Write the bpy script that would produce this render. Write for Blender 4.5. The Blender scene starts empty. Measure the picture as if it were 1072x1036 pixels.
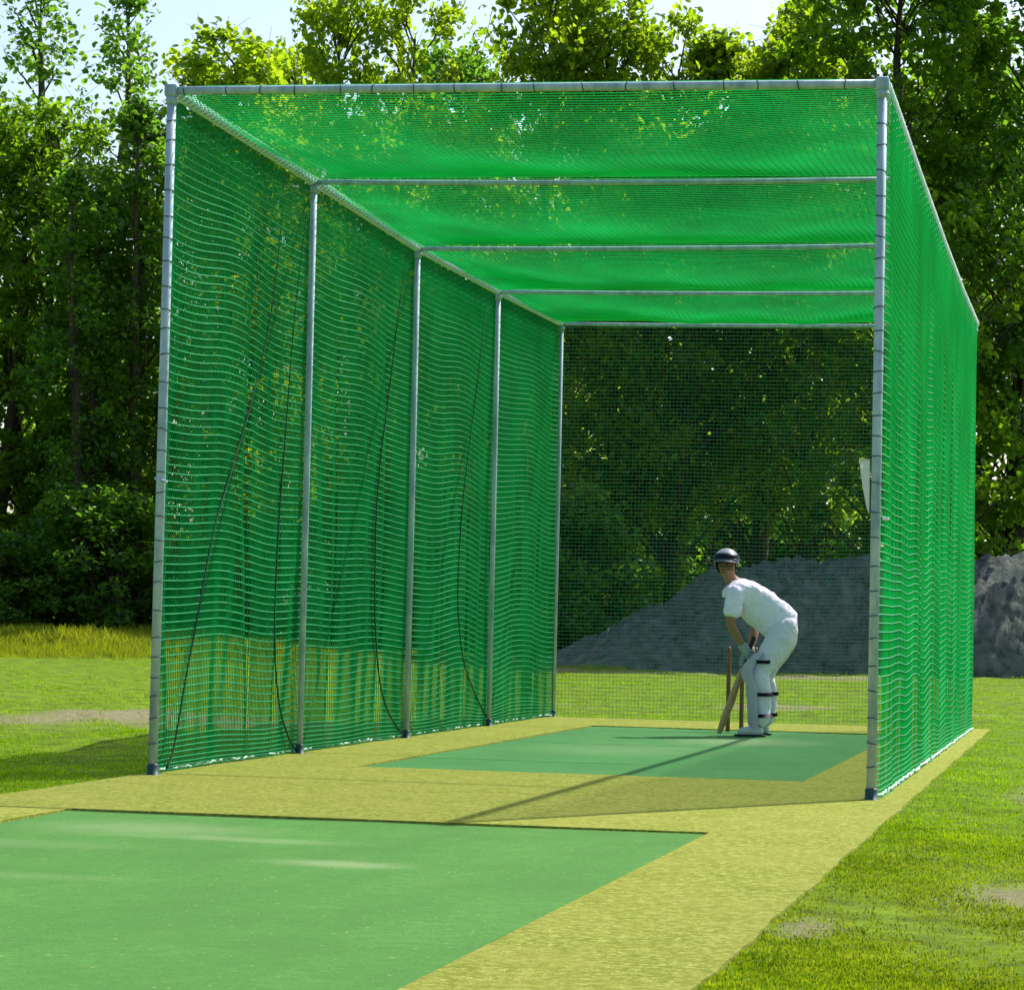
import bpy, bmesh, math, random
import numpy as np
from mathutils import Vector, Matrix
R = math.radians
random.seed(7); rng = np.random.default_rng(11)
S = bpy.context.scene
COL = S.collection

# ------------------------------------------------------------------ camera
F_PX, PITCH, YAW, ROLL = 2890.17, 0.0471, 0.2087, 0.0225
CAM = Vector((4.9281, -14.1357, 0.8538))
fwd = Vector((-math.sin(YAW)*math.cos(PITCH), math.cos(YAW)*math.cos(PITCH), math.sin(PITCH)))
rt = Vector((math.cos(YAW), math.sin(YAW), 0)); up = rt.cross(fwd)
r2 = rt*math.cos(ROLL)+up*math.sin(ROLL); u2 = -rt*math.sin(ROLL)+up*math.cos(ROLL)
cd = bpy.data.cameras.new('camera'); cam = bpy.data.objects.new('camera', cd); COL.objects.link(cam)
cam.matrix_world = Matrix(((r2.x, u2.x, -fwd.x, CAM.x), (r2.y, u2.y, -fwd.y, CAM.y), (r2.z, u2.z, -fwd.z, CAM.z), (0, 0, 0, 1)))
cd.sensor_width = 36; cd.lens = F_PX*36/1072; cd.clip_start = .1; cd.clip_end = 2000
S.camera = cam

# ------------------------------------------------------------------ light
SUN_DIR = Vector((1.57, 2.70, 3.67)).normalized()
elev = math.asin(SUN_DIR.z); azim = math.atan2(SUN_DIR.x, SUN_DIR.y)
world = bpy.data.worlds.new("World"); S.world = world; world.use_nodes = True
nt = world.node_tree; bg = nt.nodes['Background']
sky = nt.nodes.new('ShaderNodeTexSky'); sky.sky_type = 'NISHITA'; sky.sun_disc = False
sky.sun_elevation = elev; sky.sun_rotation = azim; sky.air_density = 1.0; sky.dust_density = 2.0; sky.ozone_density = 1.0
nt.links.new(sky.outputs[0], bg.inputs[0]); bg.inputs[1].default_value = 0.145
sl = bpy.data.lights.new('sun', 'SUN'); sl.energy = 4.7; sl.angle = R(.4); sl.color = (1, .98, .93)
so = bpy.data.objects.new('sun', sl); COL.objects.link(so)
so.rotation_euler = SUN_DIR.to_track_quat('Z', 'Y').to_euler()
S.view_settings.view_transform = 'Standard'; S.view_settings.look = 'None'
S.view_settings.exposure = 0.5; S.view_settings.gamma = 1
S.render.engine = 'CYCLES'
S.cycles.transparent_max_bounces = 16; S.cycles.max_bounces = 6; S.cycles.diffuse_bounces = 4; S.cycles.transmission_bounces = 4

# ------------------------------------------------------------------ material helpers
def new_mat(name, col=(.5, .5, .5), rough=.8, metal=0, spec=.3):
    m = bpy.data.materials.new(name); m.use_nodes = True
    b = m.node_tree.nodes['Principled BSDF']
    b.inputs['Base Color'].default_value = (*col, 1); b.inputs['Roughness'].default_value = rough
    b.inputs['Metallic'].default_value = metal; b.inputs['Specular IOR Level'].default_value = spec
    return m
class N:
    def __init__(s, m): s.t = m.node_tree; s.b = s.t.nodes.get('Principled BSDF')
    def n(s, k, **kw):
        x = s.t.nodes.new(k)
        for a, v in kw.items(): setattr(x, a, v)
        return x
    def l(s, a, b): s.t.links.new(a, b)
    def pos(s, scale=(1, 1, 1), obj=False):
        if obj: o = s.n('ShaderNodeTexCoord').outputs['Object']
        else: o = s.n('ShaderNodeNewGeometry').outputs['Position']
        mp = s.n('ShaderNodeMapping'); mp.inputs['Scale'].default_value = scale; s.l(o, mp.inputs[0]); return mp.outputs[0]
    def noise(s, v, sc, det=4, rough=.6, out=0):
        x = s.n('ShaderNodeTexNoise'); x.inputs['Scale'].default_value = sc; x.inputs['Detail'].default_value = det
        x.inputs['Roughness'].default_value = rough; s.l(v, x.inputs['Vector']); return x.outputs[out]
    def ramp(s, f, stops):
        x = s.n('ShaderNodeValToRGB'); e = x.color_ramp.elements
        while len(e) < len(stops): e.new(.5)
        for i, (p, c) in enumerate(stops):
            e[i].position = p; e[i].color = (*c, 1) if len(c) == 3 else c
        s.l(f, x.inputs[0]); return x.outputs[0]
    def mix(s, f, a, b, mode='MIX'):
        x = s.n('ShaderNodeMix', data_type='RGBA', blend_type=mode)
        for k, v in ((0, f), (6, a), (7, b)):
            if isinstance(v, (int, float)): x.inputs[k].default_value = v
            elif isinstance(v, tuple): x.inputs[k].default_value = (*v, 1)
            else: s.l(v, x.inputs[k])
        return x.outputs[2]
    def math(s, op, a, b=0, clamp=False):
        x = s.n('ShaderNodeMath', operation=op, use_clamp=clamp)
        for k, v in ((0, a), (1, b)):
            if isinstance(v, (int, float)): x.inputs[k].default_value = v
            else: s.l(v, x.inputs[k])
        return x.outputs[0]
    def bump(s, h, st=.3, d=.02):
        x = s.n('ShaderNodeBump'); x.inputs['Strength'].default_value = st; x.inputs['Distance'].default_value = d
        s.l(h, x.inputs['Height']); s.l(x.outputs[0], s.b.inputs['Normal'])
    def ellipse(s, x0, y0, rx, ry, soft, nz):   # 1 inside a noisy ellipse on the ground
        p = s.n('ShaderNodeNewGeometry').outputs['Position']
        v = s.n('ShaderNodeVectorMath', operation='SUBTRACT'); s.l(p, v.inputs[0]); v.inputs[1].default_value = (x0, y0, 0)
        w = s.n('ShaderNodeVectorMath', operation='MULTIPLY'); s.l(v.outputs[0], w.inputs[0]); w.inputs[1].default_value = (1/rx, 1/ry, 0)
        ln = s.n('ShaderNodeVectorMath', operation='LENGTH'); s.l(w.outputs[0], ln.inputs[0])
        d = s.math('ADD', ln.outputs['Value'], s.math('MULTIPLY', s.math('SUBTRACT', nz, .5), 1.6))
        mr = s.n('ShaderNodeMapRange'); s.l(d, mr.inputs[0])
        mr.interpolation_type = 'SMOOTHSTEP'; mr.inputs[1].default_value = 1+soft; mr.inputs[2].default_value = 1-soft; return mr.outputs[0]

def thin_mat(name, make_col, transl, rough=.5, spec=.25, tcol=None):
    """leaf / grass / thread: diffuse front plus light through"""
    m = new_mat(name, rough=rough, spec=spec); n = N(m); c = make_col(n)
    n.l(c, n.b.inputs['Base Color'])
    tr = n.n('ShaderNodeBsdfTranslucent')
    if tcol is None: n.l(c, tr.inputs[0])
    else: n.l(n.mix(1.0, c, tcol, 'MULTIPLY'), tr.inputs[0])
    ms = n.n('ShaderNodeMixShader'); ms.inputs[0].default_value = transl
    out = n.t.nodes['Material Output']
    n.l(n.b.outputs[0], ms.inputs[1]); n.l(tr.outputs[0], ms.inputs[2]); n.l(ms.outputs[0], out.inputs[0]); return m

# ------------------------------------------------------------------ object helpers
def tag(o, label=None, cat=None, group=None, kind=None):
    if label: o['label'] = label
    if cat: o['category'] = cat
    if group: o['group'] = group
    if kind: o['kind'] = kind
    return o
def empty(name, loc=(0, 0, 0), rz=0):
    o = bpy.data.objects.new(name, None); COL.objects.link(o); o.location = loc; o.rotation_euler = (0, 0, rz)
    o.empty_display_size = .2; return o
def link(name, me, mat, parent=None, smooth=True):
    o = bpy.data.objects.new(name, me); COL.objects.link(o)
    if mat: me.materials.append(mat)
    if smooth and len(me.polygons): me.polygons.foreach_set('use_smooth', [True]*len(me.polygons))
    if parent: o.parent = parent
    return o
def np_mesh(name, V, Fc):
    V = np.asarray(V, np.float32).reshape(-1, 3); Fc = np.asarray(Fc, np.int32); k = Fc.shape[1]
    me = bpy.data.meshes.new(name); me.vertices.add(len(V)); me.vertices.foreach_set('co', V.ravel())
    me.loops.add(Fc.size); me.loops.foreach_set('vertex_index', Fc.ravel())
    me.polygons.add(len(Fc)); me.polygons.foreach_set('loop_start', np.arange(0, Fc.size, k, dtype=np.int32))
    me.polygons.foreach_set('loop_total', np.full(len(Fc), k, np.int32)); me.update(calc_edges=True); return me
def bm_obj(name, bm, mat, parent=None, smooth=True):
    me = bpy.data.meshes.new(name); bmesh.ops.recalc_face_normals(bm, faces=bm.faces); bm.to_mesh(me); bm.free()
    return link(name, me, mat, parent, smooth)
def tube(bm, pts, rad, seg=10, cap=True):
    pts = [Vector(p) for p in pts]; n = len(pts)
    if not hasattr(rad, '__len__'): rad = [rad]*n
    rings = []; prev = None
    for i, p in enumerate(pts):
        t = (pts[min(i+1, n-1)]-pts[max(i-1, 0)]).normalized()
        if prev is None: a = t.orthogonal().normalized()
        else: a = (prev-t*prev.dot(t)).normalized()
        prev = a; b = t.cross(a)
        rings.append([bm.verts.new(p+(a*math.cos(2*math.pi*k/seg)+b*math.sin(2*math.pi*k/seg))*rad[i]) for k in range(seg)])
    for q, w in zip(rings, rings[1:]):
        for k in range(seg): bm.faces.new((q[k], q[(k+1) % seg], w[(k+1) % seg], w[k]))
    if cap:
        bm.faces.new(rings[0][::-1]); bm.faces.new(rings[-1])
def box(bm, c, s, rot=None, bev=0):
    r = bmesh.ops.create_cube(bm, size=1); vs = r['verts']
    M = Matrix.Translation(c) @ (rot.to_4x4() if rot else Matrix.Identity(4)) @ Matrix.Diagonal((*s, 1))
    bmesh.ops.transform(bm, matrix=M, verts=vs)
    if bev:
        es = list({e for v in vs for e in v.link_edges})
        bmesh.ops.bevel(bm, geom=es, offset=bev, segments=2, affect='EDGES', profile=.5)
def ring(bm, c, axis, r, rr, seg=12, s2=5):
    axis = Vector(axis).normalized(); a = axis.orthogonal().normalized(); b = axis.cross(a); c = Vector(c)
    R_ = []
    for i in range(seg):
        t = 2*math.pi*i/seg; d = a*math.cos(t)+b*math.sin(t)
        R_.append([bm.verts.new(c+d*(r+rr*math.cos(2*math.pi*j/s2))+axis*rr*math.sin(2*math.pi*j/s2)) for j in range(s2)])
    for i in range(seg):
        for j in range(s2):
            bm.faces.new((R_[i][j], R_[(i+1) % seg][j], R_[(i+1) % seg][(j+1) % s2], R_[i][(j+1) % s2]))
def skin(name, verts, edges, radii, mat, parent, sub=2, root=0):
    me = bpy.data.meshes.new(name); me.from_pydata([Vector(v) for v in verts], edges, [])
    o = bpy.data.objects.new(name, me); COL.objects.link(o)
    md = o.modifiers.new('s', 'SKIN'); md.use_smooth_shade = True
    for i, v in enumerate(me.skin_vertices[0].data):
        r = radii[i]; v.radius = (r, r) if not hasattr(r, '__len__') else r; v.use_root = (i == root)
    sm = o.modifiers.new('u', 'SUBSURF'); sm.levels = sub; sm.render_levels = sub
    bpy.context.view_layer.update()
    dg = bpy.context.evaluated_depsgraph_get(); m2 = bpy.data.meshes.new_from_object(o.evaluated_get(dg))
    o.modifiers.clear(); o.data = m2; m2.name = name; m2.materials.clear(); m2.materials.append(mat)
    m2.polygons.foreach_set('use_smooth', [True]*len(m2.polygons)); o.parent = parent; return o
def pxy(u, D):   # a ground spot seen under picture column u, D metres in front of the camera
    d = fwd + r2*((u-536)/F_PX); return CAM.x+d.x*D, CAM.y+d.y*D

# ------------------------------------------------------------------ ground
def sstep(a, b, x):
    t = np.clip((x-a)/(b-a), 0, 1); return t*t*(3-2*t)
def ground_z(x, y):
    x = np.asarray(x, float); y = np.asarray(y, float)
    s = x + .214*(y+14.1) - 4.9                       # sideways from the line of sight
    z = .30*sstep(22, 44, y)*sstep(2, -7, s)+.05*sstep(14, 34, y)
    away = np.maximum(np.maximum(-.4-x, x-4.3), np.maximum(y-11.8, 0))
    z = z + (.03*np.sin(x*1.3+y*.7)+.02*np.sin(x*2.9-y*1.7+1)+.012*np.sin(x*6+y*5))*sstep(0, 1.5, away)
    return z - .004*sstep(0, .25, away)
def axis_pts(lo, hi, c0, c1, fine, grow):
    a = list(np.arange(c0, c1, fine)); st = fine
    while a[-1] < hi: st *= grow; a.append(a[-1]+st)
    st = fine; b = [a[0]]
    while b[-1] > lo: st *= grow; b.append(b[-1]-st)
    return np.array(b[:0:-1]+a)
gx = axis_pts(-500, 500, -3, 8, .12, 1.12); gy = axis_pts(-200, 900, -10, 14, .15, 1.1)
X, Y = np.meshgrid(gx, gy); Z = ground_z(X, Y)
nx, ny = len(gx), len(gy); I = np.arange(nx*ny).reshape(ny, nx)
Fq = np.stack([I[:-1, :-1], I[:-1, 1:], I[1:, 1:], I[1:, :-1]], -1).reshape(-1, 4)
mg = new_mat('lawn soil', rough=.95, spec=.1); n = N(mg); p = n.pos()
nz = n.noise(p, 1.1, 6, .65); nf = n.noise(p, 22, 6, .75); nm = n.noise(p, 5, 5, .7)
g = n.ramp(nm, [(.32, (.045, .065, .005)), (.5, (.115, .20, .005)), (.68, (.20, .31, .008))])
g = n.mix(n.ramp(nf, [(.35, (0, 0, 0)), (.7, (.5, .5, .5))]), g, (.15, .19, .010))
dirt = n.ramp(nf, [(.3, (.11, .10, .04)), (.7, (.34, .30, .17))])
nz2 = n.noise(p, 2.6, 8, .8); mask = n.ellipse(-2.6, 7.6, 1.4, 1.7, .5, nz)
for e in ((4.70, -4.9, .22, .5, .8), (4.13, -6.1, .08, .3, .8), (5.0, -5.4, .25, .3, .9), (4.75, 1.5, .25, 1.2, .4), (2.5, 16.2, 3, .5, .3), (5.6, 13.8, .5, .8, .4), (-1, 35.0, 9, 1.6, .3)):
    mask = n.math('MAXIMUM', mask, n.math('MULTIPLY', n.ellipse(*e, nz2), .8))
n.l(n.mix(mask, g, dirt), n.b.inputs['Base Color']); n.bump(nf, .8, .03)
tag(link('ground', np_mesh('ground', np.stack([X, Y, Z], -1), Fq), mg), kind='structure')

# the two tone playing surface
mt = new_mat('sand dressed turf', rough=.95, spec=.1); n = N(mt); p = n.pos()
f1 = n.noise(p, 42, 6, .85); f2 = n.noise(p, 2.0, 5, .7); f3 = n.noise(n.pos((1, .45, 1)), 17, 4, .7)
c = n.ramp(f1, [(.36, (.11, .155, .010)), (.5, (.265, .315, .030)), (.62, (.62, .64, .17))])
c = n.mix(n.ramp(f2, [(.35, (0, 0, 0)), (.7, (.55, .55, .55))]), c, (.46, .42, .09))
c = n.mix(n.ramp(f3, [(.45, (0, 0, 0)), (.7, (.5, .5, .5))]), c, (.25, .30, .03))
n.l(c, n.b.inputs['Base Color']); n.bump(f1, .9, .02)
def wavy_strip(x0, x1, y0, y1, z, amp, step, holes=()):
    """flat sheet with slightly uneven edges and straight cut outs"""
    xs = sorted({x0, x1, *[h[0] for h in holes], *[h[1] for h in holes]}); ys = sorted({y0, y1, *[h[2] for h in holes], *[h[3] for h in holes]})
    def fill(v, st):
        o = []
        for a, b in zip(v, v[1:]): k = max(1, int((b-a)/st)); o += list(np.linspace(a, b, k, endpoint=False))
        return np.array(o+[v[-1]])
    xs = fill(xs, .4); ys = fill(ys, step); V = []; Fc = []
    for j, y in enumerate(ys):
        for i, x in enumerate(xs):
            dx = 0
            if i in (0, len(xs)-1): dx = amp*(math.sin(y*3.1+i)+.6*math.sin(y*7.7+2*i)+.5*math.sin(y*17))
            V.append((x+dx, y, z))
    w = len(xs)
    for j in range(len(ys)-1):
        for i in range(w-1):
            cx, cy = (xs[i]+xs[i+1])/2, (ys[j]+ys[j+1])/2
            if any(h[0] < cx < h[1] and h[2] < cy < h[3] for h in holes): continue
            Fc.append((j*w+i, j*w+i+1, (j+1)*w+i+1, (j+1)*w+i))
    return V, Fc
near = (.56, 3.37, -17.4, -2.66); far = (.72, 3.33, 1.5, 9.25)
V, Fc = wavy_strip(-.07, 4.02, -18, 11.28, .012, .005, .12, [near, far])
bm = bmesh.new(); vs = [bm.verts.new(v) for v in V]
for f in Fc: bm.faces.new([vs[i] for i in f])
for v in [v for v in bm.verts if not v.link_faces]: bm.verts.remove(v)
r = bmesh.ops.extrude_face_region(bm, geom=bm.faces[:])
bmesh.ops.translate(bm, vec=(0, 0, -.02), verts=[e for e in r['geom'] if isinstance(e, bmesh.types.BMVert)])
tag(bm_obj('turf_path', bm, mt, smooth=False), kind='structure')

def green_mat(name, tone, scuffs):
    m = new_mat(name, rough=.9, spec=.12); n = N(m); p = n.pos()
    a = n.noise(n.pos((1, .5, 1)), 2.0, 5, .65); b = n.noise(p, 70, 4, .8); d = n.noise(n.pos((3, .6, 1)), 1.4, 4, .6)
    c = n.ramp(a, [(.3, tuple(t*.78 for t in tone)), (.7, tuple(t*1.15 for t in tone))])
    c = n.mix(n.ramp(d, [(.5, (0, 0, 0)), (.75, (.35, .35, .35))]), c, (tone[0]*1.5, tone[1]*1.08, tone[2]*1.3))
    c = n.mix(n.ramp(b, [(.35, (.5, .5, .5)), (.65, (0, 0, 0))]), c, tuple(t*.55 for t in tone))
    b2 = n.noise(p, 16, 5, .8); c = n.mix(n.ramp(b2, [(.42, (0, 0, 0)), (.62, (.75, .75, .75))]), c, tuple(t*.72 for t in tone))
    b4 = n.noise(n.pos(), 38, 2, .5); c = n.mix(n.ramp(b4, [(.70, (0, 0, 0)), (.74, (.7, .7, .7))]), c, (.34, .38, .16))
    for (x, y, rx, ry, k) in scuffs:
        e = n.ellipse(x, y, rx, ry, .8, n.noise(p, 5, 7, .85))
        c = n.mix(n.math('MULTIPLY', e, k), c, (.42, .44, .26))
    n.l(c, n.b.inputs['Base Color']); n.bump(b, .6, .01); return m
gm1 = green_mat('near mat green', (.080, .235, .042), [(1.2, -3.5, .4, .3, .2), (2.35, -4.72, .2, .12, .3), (1.75, -3.85, .35, .10, .2), (1.4, -5.6, .4, .1, .1), (1.0, -4.4, .4, .15, .1)])
gm2 = green_mat('far mat green', (.075, .265, .070), [(2.3, 7.0, .45, .7, .3), (1.7, 5, .5, .8, .15)])
def mat_slab(name, r, m, label):
    x0, x1, y0, y1 = r; g = .012; bm = bmesh.new(); seg = 60
    V, Fc = wavy_strip(x0+g, x1-g, y0+g, y1-g, .004, 0.003, .25)
    vs = [bm.verts.new((v[0], v[1], v[2]+.002*math.sin(v[0]*5+v[1]*3))) for v in V]
    for f in Fc: bm.faces.new([vs[i] for i in f])
    q = bmesh.ops.extrude_face_region(bm, geom=bm.faces[:])
    bmesh.ops.translate(bm, vec=(0, 0, -.012), verts=[e for e in q['geom'] if isinstance(e, bmesh.types.BMVert)])
    return tag(bm_obj(name, bm, m, smooth=False), label, 'mat')
mat_slab('pitch_mat', (near[0], near[1], near[2], near[3]-.016), gm1, 'large green pitch mat with pale scuff marks in the foreground, outside the netting')
mat_slab('pitch_mat', far, gm2, 'green batting mat inside the net cage, under the batsman')

# ------------------------------------------------------------------ cage
steel = new_mat('galvanised steel', (.42, .50, .52), .5, .08, .5); n = N(steel)
nn = n.noise(n.pos((1, 1, .25)), 14, 5, .7)
n.l(n.ramp(nn, [(.3, (.20, .29, .34)), (.5, (.34, .45, .51)), (.72, (.52, .60, .64))]), n.b.inputs['Base Color'])
n.l(n.ramp(nn, [(.3, (.75, .75, .75)), (.7, (.55, .55, .55))]), n.b.inputs['Roughness'])
dark = new_mat('dark tie cord', (.05, .10, .10), .7)
socket_m = new_mat('painted socket', (.02, .06, .06), .5)
white_m = new_mat('white plastic', (.78, .80, .82), .4, 0, .4)
def netcol(a, b):
    def f(n):
        nz = n.noise(n.pos(), 1.3, 4, .6); return n.ramp(nz, [(.3, a), (.7, b)])
    return f
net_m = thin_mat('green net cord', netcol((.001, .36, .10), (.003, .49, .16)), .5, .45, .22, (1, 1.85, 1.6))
net_sunlit = thin_mat('sunlit tone cross cord', netcol((.03, .50, .20), (.07, .62, .27)), .45, .4, .35, (1, 1.3, 1.3))  # horizontal cords of the side nets: sunlight painted in as a paler green
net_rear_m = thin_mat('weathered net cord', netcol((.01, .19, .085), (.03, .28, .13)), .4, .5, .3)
cord_m = thin_mat('pale green cord', netcol((.62, .84, .70), (.78, .90, .82)), .2, .5, .3)

W = 3.8308
YS = [0, 2.801, 5.5835, 8.4057, 11.2102]
HL = [3.7037, 3.6651, 3.622, 3.6493, 3.6946]; HR = [3.6698, 3.6409, 3.6255, 3.6314, 3.6761]
cage = tag(empty('cricket_net_cage', (0, 0, 0)), 'tall green netted cricket practice cage on a galvanised steel frame, open at the near end', 'batting cage')
PR = .026
def post(x, y, h, front, side):
    PR = .025 if front else .020
    bm = bmesh.new(); tube(bm, [(x, y, 0), (x, y, h*.5), (x, y, h+.01)], PR, 14)
    o = bm_obj('post', bm, steel, cage)
    bm = bmesh.new(); tube(bm, [(x, y, 0), (x, y, .012), (x, y, .013), (x, y, .062), (x, y, .07)], [.05, .048, PR+.008, PR+.008, PR+.002], 14)
    bm_obj('base_socket', bm, socket_m, o)
    bm = bmesh.new(); tube(bm, [(x, y, h-.075), (x, y, h-.074), (x, y, h-.03), (x, y, h-.029)], [PR+.001, PR+.006, PR+.006, PR+.001], 14)
    tube(bm, [(x-.034, y-.01, h-.052), (x+.036, y-.012, h-.052)], .005, 6); bm_obj('clamp', bm, steel, o)
    if front:
        z = .18
        while z < h-.05:
            bm = bmesh.new(); ring(bm, (x, y, z), (random.uniform(-.25, .25), random.uniform(-.2, .2), 1), PR+.002, .003); z += random.uniform(.10, .15)
            bm_obj('tie', bm, dark, o)
    return o
for i in range(5):
    p_ = post(0, YS[i], HL[i], i == 0, -1)
    if i == 0:
        bm = bmesh.new(); tube(bm, [(-.03, -.012, 1.60), (.044, -.03, 1.58)], .008, 8); bm_obj('bolt', bm, steel, p_)
    if i in (0, 4):
        q_ = post(W, YS[i], HR[i], i == 0, 1)
        if i == 0:
            bm = bmesh.new(); box(bm, (W+.052, -.02, 1.437), (.034, .02, .016), bev=.003); bm_obj('clip', bm, white_m, q_)
        else:
            q_['label'] = 'rear corner post behind the bright netting'
def bar(name, a, b, r, sagz=0, label=None, ties=0):
    pts = []
    for k in range(9):
        t = k/8; p = Vector(a).lerp(Vector(b), t); p.z -= sagz*4*t*(1-t); pts.append(p)
    bm = bmesh.new(); tube(bm, pts, r, 12); o = bm_obj(name, bm, steel, cage)
    if label: o['label'] = label
    if ties:
        L = (Vector(b)-Vector(a)).length; d = (Vector(b)-Vector(a)).normalized(); s = .1
        while s < L-.05:
            p = Vector(a).lerp(Vector(b), s/L); p.z -= sagz*4*(s/L)*(1-s/L)
            bm = bmesh.new(); ring(bm, p, d+Vector((random.uniform(-.2, .2), random.uniform(-.2, .2), random.uniform(-.2, .2))), r+.002, .0032); s += random.uniform(.75, 1.25)*ties
            bm_obj('tie', bm, dark, o)
    return o
bar('front_bar', (-.03, 0, HL[0]), (W+.03, 0, HR[0]), .023, 0.0, 'front top bar with dark net ties', .21)
for i in range(1, 5): bar('cross_bar', (0, YS[i], HL[i]-.005), (W, YS[i], HR[i]-.005), .017, .012)
for i in range(4):
    bar('top_rail', (0, YS[i]+.03, HL[i]), (0, YS[i+1]-.005, HL[i+1]), .022)
    bar('top_rail', (W, YS[i]+.03, HR[i]), (W, YS[i+1]-.005, HR[i+1]), .022)
# corner elbows
for x, h in ((0, HL[0]), (W, HR[0])):
    bm = bmesh.new(); box(bm, (x, 0, h), (.07, .068, .068), bev=.012); bm_obj('corner_fitting', bm, steel, cage)
# lashing spiral that ties the side net to each top rail
def lashing(x, hs, label, rr=.027):
    bm = bmesh.new(); pts = []; s = 0; L = YS[4]
    t = .04
    while t < L-.02:
        h = np.interp(t, YS, hs); ph = t/.072*2*math.pi
        pts.append((x+rr*math.cos(ph), t, h+rr*math.sin(ph))); t += .009
    tube(bm, pts, .0075, 5); tag(bm_obj('lashing', bm, cord_m, cage), label)
lashing(0, HL, 'pale cord lashing on the left top rail'); lashing(W, HR, 'pale cord lashing on the right top rail', .037)

TH = .0064
def net_tubes(P, ra, rb):
    """P[i,j] knots; cords run through both directions as fine three sided tubes"""
    Vs = []; Fs = []; base = 0
    for Q, r in ((P, ra), (P.transpose(1, 0, 2), rb)):
        A, B, _ = Q.shape; r = np.broadcast_to(np.asarray(r, float), (A,))[:, None, None]                      # A cords of B knots
        t = np.gradient(Q, axis=1); t /= np.linalg.norm(t, axis=2, keepdims=True)+1e-9
        ref = np.zeros_like(t); m = np.abs(t[..., 2]) > .8; ref[..., 2] = ~m; ref[..., 0] = m
        a = np.cross(t, ref); a /= np.linalg.norm(a, axis=2, keepdims=True)+1e-9; b = np.cross(t, a)
        ringv = np.stack([Q+r*(a*math.cos(k*2*math.pi/3+.5)+b*math.sin(k*2*math.pi/3+.5)) for k in range(3)], 2)
        Vs.append(ringv.reshape(-1, 3)); idx = np.arange(A*B*3).reshape(A, B, 3)+base; base += A*B*3
        nk = np.roll(idx, -1, 2)
        Fs.append(np.stack([idx[:, :-1], nk[:, :-1], nk[:, 1:], idx[:, 1:]], -1).reshape(-1, 4))
    return np.concatenate(Vs), np.concatenate(Fs)
def knots(P, r):
    """small octahedral knots where the cords cross"""
    Q = P.reshape(-1, 3); d = np.array([[1, 0, 0], [-1, 0, 0], [0, 1, 0], [0, -1, 0], [0, 0, 1], [0, 0, -1]], float)*r
    V = (Q[:, None]+d[None]).reshape(-1, 3)
    f = np.array([[0, 2, 4], [2, 1, 4], [1, 3, 4], [3, 0, 4], [2, 0, 5], [1, 2, 5], [3, 1, 5], [0, 3, 5]])
    return V, (f[None]+6*np.arange(len(Q))[:, None, None]).reshape(-1, 3)
def waves(seed, n_, fmin, fmax):
    g = np.random.default_rng(seed); k = g.uniform(fmin, fmax, n_); kz = g.uniform(-.55, .55, n_)*k*.25; ph = g.uniform(0, 6.28, n_); a = g.uniform(.5, 1, n_)
    return lambda s, z: sum(a[i]*np.sin(k[i]*s+kz[i]*z+ph[i]) for i in range(n_))/math.sqrt(n_)
MESH = .046
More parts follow.
